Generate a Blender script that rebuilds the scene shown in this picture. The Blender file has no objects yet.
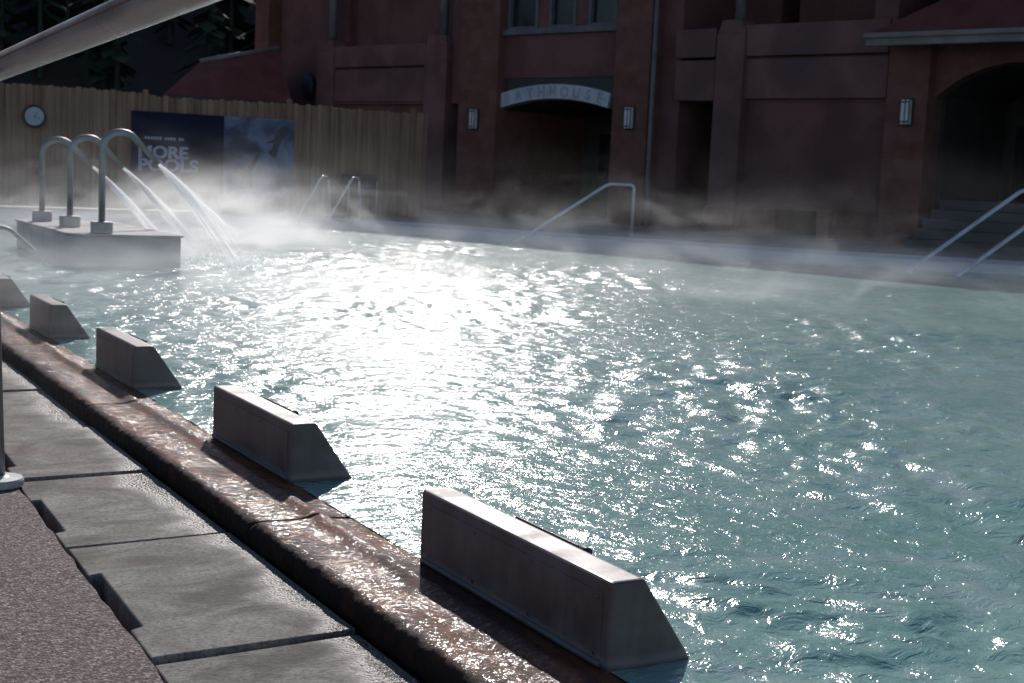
import bpy, bmesh, math, random
import numpy as np
from mathutils import Vector, Matrix
random.seed(7)
R = math.radians
sc = bpy.context.scene
C = sc.collection

# ------------------------------------------------------------------ materials
def N(nt, t, **kw):
    n = nt.nodes.new(t)
    for k, v in kw.items():
        setattr(n, k, v)
    return n

def new_mat(name):
    m = bpy.data.materials.new(name)
    m.use_nodes = True
    nt = m.node_tree
    nt.nodes.clear()
    out = N(nt, 'ShaderNodeOutputMaterial')
    return m, nt, out

def ramp(nt, fac, stops):
    r = N(nt, 'ShaderNodeValToRGB')
    e = r.color_ramp.elements
    while len(e) < len(stops):
        e.new(0.5)
    for i, (p, c) in enumerate(stops):
        e[i].position = p
        e[i].color = (*c, 1) if len(c) == 3 else c
    nt.links.new(fac, r.inputs[0])
    return r.outputs[0]

def noise(nt, vec, scale, detail=4, rough=0.55, dist=0.0):
    n = N(nt, 'ShaderNodeTexNoise')
    n.inputs['Scale'].default_value = scale
    n.inputs['Detail'].default_value = detail
    n.inputs['Roughness'].default_value = rough
    n.inputs['Distortion'].default_value = dist
    if vec is not None:
        nt.links.new(vec, n.inputs['Vector'])
    return n

def mapping(nt, vec, scale=(1, 1, 1), loc=(0, 0, 0), rot=(0, 0, 0)):
    m = N(nt, 'ShaderNodeMapping')
    m.inputs['Scale'].default_value = scale
    m.inputs['Location'].default_value = loc
    m.inputs['Rotation'].default_value = rot
    nt.links.new(vec, m.inputs['Vector'])
    return m.outputs[0]

def bump(nt, h, strength, dist, prev=None):
    b = N(nt, 'ShaderNodeBump')
    b.inputs['Strength'].default_value = strength
    b.inputs['Distance'].default_value = dist
    nt.links.new(h, b.inputs['Height'])
    if prev is not None:
        nt.links.new(prev, b.inputs['Normal'])
    return b.outputs[0]

def math_(nt, op, a, b=None, clamp=False):
    m = N(nt, 'ShaderNodeMath', operation=op, use_clamp=clamp)
    for i, v in enumerate((a, b)):
        if v is None:
            continue
        if isinstance(v, (int, float)):
            m.inputs[i].default_value = v
        else:
            nt.links.new(v, m.inputs[i])
    return m.outputs[0]

def maprange(nt, v, a, b, c=0.0, d=1.0, smooth=False):
    m = N(nt, 'ShaderNodeMapRange')
    if smooth:
        m.interpolation_type = 'SMOOTHSTEP'
    for i, x in enumerate((a, b, c, d)):
        m.inputs[i + 1].default_value = x
    nt.links.new(v, m.inputs[0])
    return m.outputs[0]

def mix(nt, f, a, b):
    m = N(nt, 'ShaderNodeMix', data_type='RGBA')
    for s, v in ((m.inputs[0], f), (m.inputs[6], a), (m.inputs[7], b)):
        if isinstance(v, (int, float)):
            s.default_value = v
        elif isinstance(v, tuple):
            s.default_value = (*v, 1) if len(v) == 3 else v
        else:
            nt.links.new(v, s)
    return m.outputs[2]

def principled(nt, out, base, rough=0.6, metal=0.0, normal=None, spec=0.5, coat=0.0, coat_rough=0.05, ior=None):
    p = N(nt, 'ShaderNodeBsdfPrincipled')
    for k, v in (('Base Color', base), ('Roughness', rough), ('Metallic', metal), ('Specular IOR Level', spec),
                 ('Coat Weight', coat), ('Coat Roughness', coat_rough)):
        s = p.inputs[k]
        if isinstance(v, tuple):
            s.default_value = (*v, 1)
        elif isinstance(v, (int, float)):
            s.default_value = v
        else:
            nt.links.new(v, s)
    if ior:
        p.inputs['IOR'].default_value = ior
    if normal is not None:
        nt.links.new(normal, p.inputs['Normal'])
    nt.links.new(p.outputs[0], out.inputs['Surface'])
    return p

def wobj(nt):
    return N(nt, 'ShaderNodeNewGeometry').outputs['Position']

def mat_mottled(name, c1, c2, scale=3.0, rough=0.7, bscale=40.0, bstr=0.3, bdist=0.01, metal=0.0, c3=None, spec=0.4):
    m, nt, out = new_mat(name)
    P = wobj(nt)
    n1 = noise(nt, P, scale, 6, 0.6, 0.4)
    stops = [(0.40, c1), (0.61, c2)]
    if c3:
        stops = [(0.38, c1), (0.5, c2), (0.62, c3)]
    col = ramp(nt, n1.outputs['Fac'], stops)
    n2 = noise(nt, P, bscale, 4, 0.6)
    nb = bump(nt, n2.outputs['Fac'], bstr, bdist)
    rr = maprange(nt, n1.outputs['Fac'], 0.3, 0.7, max(rough - .1, .03), min(rough + .1, 1))
    principled(nt, out, col, rr, metal, nb, spec)
    return m

M = {}
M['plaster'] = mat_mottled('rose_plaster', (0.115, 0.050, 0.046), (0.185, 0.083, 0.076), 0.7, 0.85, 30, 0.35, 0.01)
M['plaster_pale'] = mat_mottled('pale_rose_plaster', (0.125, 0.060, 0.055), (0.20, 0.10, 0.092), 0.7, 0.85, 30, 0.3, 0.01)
M['trim_grey'] = mat_mottled('grey_trim', (0.10, 0.10, 0.11), (0.16, 0.15, 0.16), 2.0, 0.6, 30, 0.2, 0.005)
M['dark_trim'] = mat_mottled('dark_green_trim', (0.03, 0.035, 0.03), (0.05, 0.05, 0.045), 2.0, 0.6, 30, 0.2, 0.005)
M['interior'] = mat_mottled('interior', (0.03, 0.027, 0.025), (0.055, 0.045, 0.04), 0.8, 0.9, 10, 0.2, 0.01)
M['roof_red'] = mat_mottled('red_roof', (0.13, 0.035, 0.032), (0.18, 0.055, 0.05), 1.5, 0.9, 20, 0.4, 0.02)
M['fascia'] = mat_mottled('pale_fascia', (0.17, 0.15, 0.14), (0.24, 0.215, 0.20), 1.2, 0.6, 20, 0.2, 0.005)
M['steel'] = mat_mottled('brushed_steel', (0.50, 0.49, 0.48), (0.62, 0.61, 0.60), 6.0, 0.22, 90, 0.06, 0.002, metal=1.0)
M['rail_beige'] = mat_mottled('beige_rail', (0.44, 0.39, 0.35), (0.50, 0.45, 0.41), 3.0, 0.32, 90, 0.0, 0.002, metal=0.3)
M['red_stripe'] = mat_mottled('red_stripe', (0.26, 0.08, 0.05), (0.32, 0.10, 0.06), 3.0, 0.5, 90, 0.05, 0.002)  # colour of the bathhouse's red reflection, painted along the handrail
M['steel_dull'] = mat_mottled('dull_steel', (0.27, 0.27, 0.28), (0.38, 0.38, 0.39), 5.0, 0.5, 60, 0.15, 0.003, metal=1.0)
M['rail_paint'] = mat_mottled('pale_rail', (0.48, 0.50, 0.54), (0.62, 0.64, 0.68), 4.0, 0.35, 60, 0.1, 0.002, metal=0.6)
M['white_paint'] = mat_mottled('white_plate', (0.36, 0.36, 0.36), (0.50, 0.50, 0.49), 14.0, 0.5, 60, 0.25, 0.003)
M['dark_plastic'] = mat_mottled('dark_plastic', (0.02, 0.02, 0.024), (0.04, 0.04, 0.045), 3.0, 0.5, 30, 0.2, 0.003)
M['screw'] = mat_mottled('screw_metal', (0.12, 0.11, 0.10), (0.2, 0.18, 0.17), 30.0, 0.4, 90, 0.1, 0.001, metal=0.9)
M['glass'] = mat_mottled('dark_glass', (0.012, 0.013, 0.016), (0.02, 0.022, 0.026), 1.0, 0.12, 3, 0.05, 0.01, spec=0.5)
M['lamp_glass'] = mat_mottled('frosted_glass', (0.55, 0.56, 0.58), (0.68, 0.69, 0.7), 6.0, 0.4, 30, 0.1, 0.002)
M['clock_face'] = mat_mottled('clock_face', (0.34, 0.36, 0.40), (0.42, 0.44, 0.48), 3.0, 0.4, 30, 0.05, 0.002)
M['sign_stone'] = mat_mottled('sign_stone', (0.42, 0.44, 0.50), (0.54, 0.56, 0.60), 2.2, 0.7, 40, 0.3, 0.004)
M['sign_letter'] = mat_mottled('sign_letter', (0.30, 0.31, 0.35), (0.38, 0.38, 0.42), 2.2, 0.7, 40, 0.2, 0.004)
M['banner_navy'] = mat_mottled('banner_navy', (0.006, 0.007, 0.028), (0.009, 0.011, 0.04), 0.7, 0.7, 5, 0.25, 0.02, spec=0.15)
M['banner_text'] = mat_mottled('banner_text', (0.36, 0.36, 0.47), (0.46, 0.46, 0.56), 5, 0.55, 5, 0.1, 0.01)
M['print_dark'] = mat_mottled('print_dark', (0.025, 0.03, 0.05), (0.05, 0.055, 0.08), 4, 0.55, 5, 0.1, 0.01)
M['print_sky'] = mat_mottled('print_sky', (0.03, 0.042, 0.09), (0.13, 0.165, 0.26), 1.1, 0.7, 5, 0.2, 0.02, c3=(0.23, 0.27, 0.36))
M['wood_post'] = mat_mottled('wood_post', (0.22, 0.10, 0.05), (0.34, 0.17, 0.08), 5, 0.8, 30, 0.4, 0.01)
M['island'] = mat_mottled('island_concrete', (0.24, 0.24, 0.25), (0.36, 0.355, 0.35), 1.6, 0.75, 30, 0.35, 0.006)

def mat_stone_block():
    m, nt, out = new_mat('sandstone_blocks')
    tc = N(nt, 'ShaderNodeTexCoord').outputs['Object']
    v = mapping(nt, tc, (1, 1, 1), rot=(R(90), 0, 0))
    br = N(nt, 'ShaderNodeTexBrick')
    br.inputs['Scale'].default_value = 1.0
    br.inputs['Brick Width'].default_value = 0.75
    br.inputs['Row Height'].default_value = 0.38
    br.inputs['Mortar Size'].default_value = 0.012
    br.inputs['Color1'].default_value = (0.14, 0.046, 0.03, 1)
    br.inputs['Color2'].default_value = (0.18, 0.082, 0.066, 1)
    br.inputs['Mortar'].default_value = (0.13, 0.07, 0.055, 1)
    nt.links.new(v, br.inputs['Vector'])
    n = noise(nt, tc, 3.0, 6)
    col = mix(nt, 0.35, br.outputs['Color'], ramp(nt, n.outputs['Fac'], [(0.3, (0.09, 0.04, 0.03)), (0.7, (0.24, 0.12, 0.10))]))
    n2 = noise(nt, tc, 14, 5)
    nb = bump(nt, n2.outputs['Fac'], 0.6, 0.02)
    nb = bump(nt, br.outputs['Fac'], -0.6, 0.015, nb)
    principled(nt, out, col, 0.85, 0, nb, 0.3)
    return m
M['stone'] = mat_stone_block()

def mat_fence():
    m, nt, out = new_mat('cedar_boards')
    P = wobj(nt)
    v = mapping(nt, P, (7.3, 0.2, 0.25))
    n = noise(nt, v, 1.0, 3, 0.6)
    col = ramp(nt, n.outputs['Fac'], [(0.36, (0.15, 0.075, 0.048)), (0.5, (0.25, 0.14, 0.095)), (0.64, (0.35, 0.215, 0.15))])
    g = noise(nt, mapping(nt, P, (60, 10, 2.0)), 1.0, 4)
    col = mix(nt, 0.3, col, ramp(nt, g.outputs['Fac'], [(0.35, (0.16, 0.09, 0.06)), (0.7, (0.45, 0.3, 0.2))]))
    nb = bump(nt, g.outputs['Fac'], 0.4, 0.006)
    principled(nt, out, col, 0.8, 0, nb, 0.3)
    return m
M['fence'] = mat_fence()

def mat_block():
    # moulded grey composite of the dividers in the pool: faint grain, drip streaks, scale line near the water
    m, nt, out = new_mat('divider_composite')
    P = wobj(nt)
    n1 = noise(nt, P, 5.0, 6, 0.6, 0.3)
    col = ramp(nt, n1.outputs['Fac'], [(0.38, (0.105, 0.078, 0.074)), (0.62, (0.165, 0.130, 0.124))])
    st = noise(nt, mapping(nt, P, (28, 28, 2.2)), 1.0, 4, 0.6)
    col = mix(nt, maprange(nt, st.outputs['Fac'], 0.47, 0.62, 0, 0.28), col, (0.085, 0.062, 0.055))
    z = N(nt, 'ShaderNodeSeparateXYZ'); nt.links.new(P, z.inputs[0])
    nz = noise(nt, P, 9, 4)
    zz = math_(nt, 'ADD', z.outputs[2], math_(nt, 'MULTIPLY', nz.outputs['Fac'], 0.03))
    col = mix(nt, maprange(nt, zz, 0.055, 0.03, 0, 0.65), col, (0.27, 0.25, 0.24))
    col = mix(nt, maprange(nt, zz, 0.032, 0.018, 0, 0.8), col, (0.10, 0.07, 0.055))
    g = noise(nt, P, 260, 3, 0.6)
    nb = bump(nt, g.outputs['Fac'], 0.22, 0.002)
    rg = maprange(nt, n1.outputs['Fac'], 0.35, 0.65, 0.34, 0.6)
    principled(nt, out, col, rg, 0.0, nb, 0.38)
    return m
M['block'] = mat_block()

def mat_slab():
    m, nt, out = new_mat('worn_concrete')
    P = wobj(nt)
    n1 = noise(nt, mapping(nt, P, (2.6, 4.2, 1), rot=(0, 0, R(8))), 1.0, 8, 0.68, 0.9)
    col = ramp(nt, n1.outputs['Fac'], [(0.37, (0.155, 0.14, 0.125)), (0.5, (0.27, 0.248, 0.225)), (0.62, (0.39, 0.365, 0.33))])
    n2 = noise(nt, mapping(nt, P, (60, 110, 60)), 1.0, 4, 0.75)
    col = mix(nt, maprange(nt, n2.outputs['Fac'], 0.47, 0.62, 0, 0.7), col, (0.085, 0.078, 0.075))
    n4 = noise(nt, P, 1.6, 5, 0.6, 1.5)
    col = mix(nt, maprange(nt, n4.outputs['Fac'], 0.52, 0.66, 0, 0.45), col, (0.20, 0.135, 0.11))
    # pitted, wet strip along the gutter wall
    s = N(nt, 'ShaderNodeSeparateXYZ'); nt.links.new(P, s.inputs[0])
    nw = noise(nt, P, 2.3, 4, 0.6)
    edge = math_(nt, 'ADD', s.outputs[0], math_(nt, 'MULTIPLY', nw.outputs['Fac'], 0.55))
    wet = maprange(nt, edge, 1.66, 1.86, 0, 1, True)
    col = mix(nt, math_(nt, 'MULTIPLY', wet, 0.55), col, (0.12, 0.105, 0.10))
    peb = N(nt, 'ShaderNodeTexVoronoi'); peb.inputs['Scale'].default_value = 95
    nt.links.new(P, peb.inputs['Vector'])
    nb = bump(nt, n2.outputs['Fac'], 0.8, 0.006)
    nb2 = N(nt, 'ShaderNodeBump'); nb2.inputs['Distance'].default_value = 0.008
    nt.links.new(wet, nb2.inputs['Strength']); nt.links.new(peb.outputs['Distance'], nb2.inputs['Height']); nt.links.new(nb, nb2.inputs['Normal'])
    rough = maprange(nt, wet, 0, 1, 0.85, 0.28)
    principled(nt, out, col, rough, 0, nb2.outputs[0], maprange(nt, wet, 0, 1, 0.12, 0.5))
    return m
M['slab'] = mat_slab()

def mat_aggregate():
    m, nt, out = new_mat('exposed_aggregate')
    P = wobj(nt)
    v = N(nt, 'ShaderNodeTexVoronoi'); v.inputs['Scale'].default_value = 115; v.inputs['Randomness'].default_value = 1.0
    wv = noise(nt, P, 50, 2)
    vv = N(nt, 'ShaderNodeVectorMath', operation='ADD')
    sc_ = N(nt, 'ShaderNodeVectorMath', operation='SCALE'); sc_.inputs['Scale'].default_value = 0.008
    nt.links.new(wv.outputs['Color'], sc_.inputs[0]); nt.links.new(P, vv.inputs[0]); nt.links.new(sc_.outputs[0], vv.inputs[1])
    nt.links.new(vv.outputs[0], v.inputs['Vector'])
    hs = N(nt, 'ShaderNodeSeparateColor'); nt.links.new(v.outputs['Color'], hs.inputs[0])
    col = ramp(nt, hs.outputs[0], [(0.0, (0.035, 0.026, 0.026)), (0.3, (0.12, 0.085, 0.082)), (0.55, (0.23, 0.18, 0.172)), (0.82, (0.36, 0.29, 0.275)), (1.0, (0.55, 0.50, 0.48))])
    big = noise(nt, P, 3, 5)
    col = mix(nt, maprange(nt, big.outputs['Fac'], 0.35, 0.7, 0.0, 0.4), col, (0.17, 0.125, 0.12))
    edge = maprange(nt, v.outputs['Distance'], 0.28, 0.62, 0, 1)
    col = mix(nt, math_(nt, 'MULTIPLY', edge, 0.6), col, (0.09, 0.07, 0.066))
    h = math_(nt, 'SUBTRACT', 1.0, v.outputs['Distance'])
    nb = bump(nt, h, 0.7, 0.005)
    nb = bump(nt, noise(nt, P, 400, 2).outputs['Fac'], 0.25, 0.001, nb)
    principled(nt, out, col, 0.8, 0, nb, 0.12)
    return m
M['aggregate'] = mat_aggregate()

def mat_wet_stone():
    m, nt, out = new_mat('wet_red_sandstone')
    P = wobj(nt)
    n1 = noise(nt, mapping(nt, P, (3.0, 1.1, 3)), 1.0, 6, 0.6, 0.8)
    col = ramp(nt, n1.outputs['Fac'], [(0.34, (0.035, 0.016, 0.015)), (0.44, (0.07, 0.026, 0.018)), (0.53, (0.20, 0.07, 0.026)), (0.60, (0.08, 0.034, 0.025)), (0.68, (0.12, 0.085, 0.088))])
    n3 = noise(nt, P, 30, 5, 0.65)
    col = mix(nt, maprange(nt, n3.outputs['Fac'], 0.4, 0.7, 0, 0.5), col, (0.09, 0.05, 0.04))
    # sheet of running water: ripples across the stone
    rp = noise(nt, mapping(nt, P, (20, 40, 14), rot=(0, 0, R(-25))), 1.0, 3, 0.5, 1.4)
    rp2 = noise(nt, P, 7.0, 3, 0.5, 0.8)
    s = N(nt, 'ShaderNodeSeparateXYZ'); nt.links.new(P, s.inputs[0])
    wet = maprange(nt, s.outputs[0], 1.592, 1.635, 0, 1)
    nbs = bump(nt, n3.outputs['Fac'], 0.7, 0.012)
    nbc = bump(nt, rp.outputs['Fac'], 1.0, 0.012)
    nbc = bump(nt, rp2.outputs['Fac'], 1.0, 0.016, nbc)
    fl = noise(nt, P, 4.5, 3, 0.5)
    cr = maprange(nt, fl.outputs['Fac'], 0.42, 0.58, 0.05, 0.13)
    p = principled(nt, out, mix(nt, wet, (0.016, 0.011, 0.010), col), 0.8, 0, nbs, 0.15, math_(nt, 'MULTIPLY', wet, 0.6), cr)  # outer wall: dark stone, with its own shade painted into the near-black colour
    p.inputs['Coat IOR'].default_value = 1.33
    nt.links.new(nbc, p.inputs['Coat Normal'])
    return m
M['wet_stone'] = mat_wet_stone()

def mat_water():
    m, nt, out = new_mat('pool_water')
    P = wobj(nt)
    n1 = noise(nt, P, 0.35, 4, 0.55, 0.6)
    col = ramp(nt, n1.outputs['Fac'], [(0.36, (0.165, 0.315, 0.285)), (0.62, (0.265, 0.41, 0.375))])
    fo = noise(nt, mapping(nt, P, (1.6, 1.6, 1)), 1.0, 6, 0.62, 1.8)
    col = mix(nt, maprange(nt, fo.outputs['Fac'], 0.50, 0.68, 0, 0.6), col, (0.36, 0.43, 0.45))
    dj = N(nt, 'ShaderNodeVectorMath', operation='DISTANCE'); dj.inputs[1].default_value = (5.7, 17.4, 0.0); nt.links.new(mapping(nt, P, (1, .62, 0), loc=(0, 6.6, 0)), dj.inputs[0])
    fn = noise(nt, P, 3.2, 6, 0.7, 1.0)
    fm = math_(nt, 'MULTIPLY', maprange(nt, dj.outputs['Value'], 0.2, 1.7, 1, 0, True), maprange(nt, fn.outputs['Fac'], 0.42, 0.58, 0, 1, True))
    col = mix(nt, fm, col, (0.75, 0.78, 0.78))
    r1 = noise(nt, mapping(nt, P, (9, 12, 9)), 1.0, 3, 0.55, 1.2)
    r2 = noise(nt, P, 60.0, 2, 0.5, 0.6)
    sy = N(nt, 'ShaderNodeSeparateXYZ'); nt.links.new(P, sy.inputs[0])
    calm = maprange(nt, sy.outputs[1], 11.0, 22.0, 1.0, 0.5, True)      # the far end of the pool lies calmer
    h1 = math_(nt, 'MULTIPLY', r1.outputs['Fac'], calm)
    h2 = math_(nt, 'MULTIPLY', r2.outputs['Fac'], calm)
    nb = bump(nt, h1, 1.0, 0.0140)
    nb = bump(nt, h2, 1.0, 0.0022, nb)
    p = principled(nt, out, col, 0.15, 0, nb, 0.5, ior=1.33)
    return m
M['water'] = mat_water()

def mat_deck(name, c1, c2):
    m, nt, out = new_mat(name)
    P = wobj(nt)
    n1 = noise(nt, P, 0.9, 6, 0.6, 0.5)
    col = ramp(nt, n1.outputs['Fac'], [(0.3, c1), (0.7, c2)])
    n2 = noise(nt, P, 60, 3)
    principled(nt, out, col, maprange(nt, n1.outputs['Fac'], 0.3, 0.7, 0.45, 0.75), 0, bump(nt, n2.outputs['Fac'], 0.3, 0.004), 0.4)
    return m
M['coping'] = mat_deck('pale_coping', (0.50, 0.50, 0.53), (0.62, 0.62, 0.65))
M['deck'] = mat_deck('grey_deck', (0.15, 0.15, 0.165), (0.21, 0.21, 0.225))
M['drain_dirt'] = mat_deck('drain_dirt', (0.03, 0.02, 0.015), (0.06, 0.038, 0.028))
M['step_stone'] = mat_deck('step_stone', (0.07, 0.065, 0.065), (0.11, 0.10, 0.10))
M['ground'] = mat_deck('dark_ground', (0.06, 0.055, 0.05), (0.10, 0.09, 0.08))

def mat_hill():
    m, nt, out = new_mat('hill_earth')
    P = wobj(nt)
    n1 = noise(nt, P, 0.06, 6, 0.6)
    col = ramp(nt, n1.outputs['Fac'], [(0.3, (0.035, 0.032, 0.03)), (0.7, (0.07, 0.06, 0.055))])
    n2 = noise(nt, P, 0.22, 5, 0.6)
    col = mix(nt, maprange(nt, n2.outputs['Fac'], 0.66, 0.70, 0, 1), col, (0.75, 0.77, 0.8))
    principled(nt, out, col, 0.95, 0, None, 0.2)
    return m
M['hill'] = mat_hill()
M['needles'] = mat_mottled('needles', (0.022, 0.035, 0.024), (0.05, 0.065, 0.045), 0.4, 0.9, 3, 0.3, 0.05, spec=0.2)

def mat_jet():
    m, nt, out = new_mat('aerated_water')
    P = wobj(nt)
    tr = N(nt, 'ShaderNodeBsdfTranslucent'); tr.inputs[0].default_value = (0.98, 0.98, 0.98, 1)
    df = N(nt, 'ShaderNodeBsdfDiffuse'); df.inputs[0].default_value = (0.92, 0.94, 0.96, 1)
    mx = N(nt, 'ShaderNodeMixShader'); mx.inputs[0].default_value = 0.15
    nt.links.new(tr.outputs[0], mx.inputs[1]); nt.links.new(df.outputs[0], mx.inputs[2])
    tp = N(nt, 'ShaderNodeBsdfTransparent')
    m2 = N(nt, 'ShaderNodeMixShader'); m2.inputs[0].default_value = 0.42
    nt.links.new(mx.outputs[0], m2.inputs[1]); nt.links.new(tp.outputs[0], m2.inputs[2])
    nt.links.new(m2.outputs[0], out.inputs['Surface'])
    return m
M['jet'] = mat_jet()

# ------------------------------------------------------------------ mesh helpers
def obj(name, bm, mat, parent=None, smooth=False, loc=None):
    me = bpy.data.meshes.new(name)
    bm.normal_update()
    if smooth:
        for f in bm.faces:
            f.smooth = True
    bm.to_mesh(me); bm.free()
    me.materials.append(M[mat] if isinstance(mat, str) else mat)
    o = bpy.data.objects.new(name, me)
    C.objects.link(o)
    if parent is not None:
        o.parent = parent
    if loc is not None:
        o.location = loc
    return o

def tag(o, label, cat, group=None, kind=None):
    o['label'] = label
    o['category'] = cat
    if group: o['group'] = group
    if kind: o['kind'] = kind
    return o

def thing(name, label, cat, loc=(0, 0, 0), rz=0.0, group=None):
    o = bpy.data.objects.new(name, None)
    o.empty_display_size = 0.2
    C.objects.link(o)
    o.location = loc
    o.rotation_euler = (0, 0, rz)
    return tag(o, label, cat, group)

def structure(name, bm, mat, smooth=False):
    o = obj(name, bm, mat, None, smooth)
    o['kind'] = 'structure'
    return o

def box(bm, x0, x1, y0, y1, z0, z1, bev=0.0):
    t = bmesh.new()
    bmesh.ops.create_cube(t, size=1.0)
    for v in t.verts:
        v.co = Vector((x0 + (v.co.x + .5) * (x1 - x0), y0 + (v.co.y + .5) * (y1 - y0), z0 + (v.co.z + .5) * (z1 - z0)))
    if bev > 0:
        bmesh.ops.bevel(t, geom=list(t.edges), offset=bev, segments=2, affect='EDGES', profile=0.6)
    join(bm, t)

def join(bm, t, mw=None):
    vm = {}
    for v in t.verts:
        vm[v] = bm.verts.new(mw @ v.co if mw else v.co)
    for f in t.faces:
        try:
            nf = bm.faces.new([vm[v] for v in f.verts]); nf.smooth = f.smooth
        except ValueError:
            pass
    t.free()

def prism(bm, pts, axis, a0, a1, bev=0.0):
    """extrude a 2-D outline; axis 'y': pts are (x,z); axis 'z': pts are (x,y); axis 'x': pts are (y,z)"""
    t = bmesh.new()
    def mk(p, a):
        if axis == 'y': return Vector((p[0], a, p[1]))
        if axis == 'z': return Vector((p[0], p[1], a))
        return Vector((a, p[0], p[1]))
    A = [t.verts.new(mk(p, a0)) for p in pts]
    B = [t.verts.new(mk(p, a1)) for p in pts]
    t.faces.new(A); t.faces.new(B[::-1])
    n = len(pts)
    for i in range(n):
        t.faces.new([A[i], B[i], B[(i + 1) % n], A[(i + 1) % n]])
    bmesh.ops.recalc_face_normals(t, faces=list(t.faces))
    if bev > 0:
        bmesh.ops.bevel(t, geom=list(t.edges), offset=bev, segments=3, affect='EDGES', profile=0.5)
    join(bm, t)

def tube(bm, pts, rad, seg=14, fillet=0.0, cap=True):
    pts = [Vector(p) for p in pts]
    if fillet > 0:
        q = [pts[0]]
        for i in range(1, len(pts) - 1):
            a, b, c = pts[i - 1], pts[i], pts[i + 1]
            d1, d2 = (a - b), (c - b)
            f = min(fillet, d1.length * .49, d2.length * .49)
            p0, p1 = b + d1.normalized() * f, b + d2.normalized() * f
            for k in range(9):
                t_ = k / 8
                q.append(p0 * (1 - t_) ** 2 + b * 2 * t_ * (1 - t_) + p1 * t_ ** 2)
        q.append(pts[-1]); pts = q
    rads = rad if isinstance(rad, (list, tuple)) else [rad] * len(pts)
    rings = []
    prev = None
    for i, p in enumerate(pts):
        t_ = (pts[min(i + 1, len(pts) - 1)] - pts[max(i - 1, 0)]).normalized()
        u = (Vector((0, 0, 1)) if prev is None else prev)
        u = u - t_ * u.dot(t_)
        if u.length < 1e-4:
            u = Vector((1, 0, 0)) - t_ * t_.x
        u.normalize(); prev = u
        w = t_.cross(u)
        rings.append([bm.verts.new(p + (u * math.cos(2 * math.pi * k / seg) + w * math.sin(2 * math.pi * k / seg)) * rads[i]) for k in range(seg)])
    for a, b in zip(rings, rings[1:]):
        for k in range(seg):
            f = bm.faces.new([a[k], a[(k + 1) % seg], b[(k + 1) % seg], b[k]]); f.smooth = True
    if cap:
        bm.faces.new(rings[0][::-1]); bm.faces.new(rings[-1])

def disc_stack(bm, cx, cy, prof, seg=28):
    """lathe (r, z) profile round a vertical axis"""
    rings = [[bm.verts.new((cx + r * math.cos(2 * math.pi * k / seg), cy + r * math.sin(2 * math.pi * k / seg), z)) for k in range(seg)] for r, z in prof]
    for a, b in zip(rings, rings[1:]):
        for k in range(seg):
            f = bm.faces.new([a[k], a[(k + 1) % seg], b[(k + 1) % seg], b[k]])
    bm.faces.new(rings[0][::-1]); bm.faces.new(rings[-1])
    bmesh.ops.recalc_face_normals(bm, faces=list(bm.faces))

# ------------------------------------------------------------------ ground, pool, decks
bm = bmesh.new()
vs = [bm.verts.new(p) for p in ((-600, -300, -0.9), (600, -300, -0.9), (600, 900, -0.9), (-600, 900, -0.9))]
bm.faces.new(vs)
structure('ground', bm, 'ground')

# water sheet with real waves
def waves(X, Y, step):
    rng = np.random.default_rng(11)
    wx = X + 0.10 * np.sin(1.7 * Y + 0.6) + 0.06 * np.sin(3.9 * X - 2.3 * Y) + 0.02 * np.sin(9.1 * Y + 3.0 * X)
    wy = Y + 0.10 * np.sin(1.5 * X + 2.1) + 0.06 * np.sin(3.3 * Y + 2.9 * X) + 0.02 * np.sin(8.3 * X - 4.0 * Y)
    h = np.zeros_like(X)
    n = 130
    sig = 0.112
    for i in range(n):
        lam = math.exp(rng.uniform(math.log(0.05), math.log(0.50)))
        k = 2 * math.pi / lam
        th = rng.uniform(0, 2 * math.pi)
        a = sig * math.sqrt(2.0 * 2.0 / n) / k * rng.uniform(0.6, 1.4) * (0.75 if lam > 0.4 else 1.0)
        ph = rng.uniform(0, 2 * math.pi)
        q = np.clip(lam / step / 3.0 - 1.0, 0, 1)
        h += a * q * np.sin(k * (wx * math.cos(th) + wy * math.sin(th)) + ph)
    g = np.zeros_like(X)
    for i in range(9):
        lam = rng.uniform(1.6, 6.0); th = rng.uniform(0, 6.28); ph = rng.uniform(0, 6.28)
        g += np.sin(2 * math.pi / lam * (X * math.cos(th) + Y * math.sin(th)) + ph)
    amp = np.clip(0.95 + 0.22 * g, 0.3, 1.9)
    # the jets stir the far left of the pool
    d = np.hypot(X - 6.8, Y - 18.0)
    amp = amp * (1 + 0.15 * np.exp(-(d / 5.0) ** 2)) * np.clip(1.22 - Y / 36.0, 0.5, 1)
    amp = amp * (1 + 0.75 * np.exp(-((X - 3.1) ** 2 + (Y - 2.9) ** 2) / 1.3 ** 2))
    edge = np.clip((X - 1.9) / 0.5, 0.25, 1)
    return h * amp * edge

def grow(a, b, s0, g):
    v = [a]
    while v[-1] < b:
        v.append(v[-1] + s0 + g * (v[-1] - a))
    return np.array(v)
x = grow(1.96, 34.0, 0.013, 0.0024); y = grow(1.2, 28.0, 0.013, 0.0025)
y = np.concatenate([np.arange(-3.0, 1.2, 0.06), y])
nx, ny = len(x), len(y)
GX, GY = np.meshgrid(x, y)
SX, SY = np.meshgrid(np.gradient(x), np.gradient(y))
H = waves(GX, GY, np.maximum(SX, SY))
co = np.stack([GX, GY, H], -1).reshape(-1, 3).astype(np.float32)
idx = np.arange(nx * ny).reshape(ny, nx)
quads = np.stack([idx[:-1, :-1], idx[:-1, 1:], idx[1:, 1:], idx[1:, :-1]], -1).reshape(-1, 4)
me = bpy.data.meshes.new('water')
me.vertices.add(len(co)); me.vertices.foreach_set('co', co.ravel())
me.loops.add(quads.size); me.loops.foreach_set('vertex_index', quads.ravel().astype(np.int32))
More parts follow.
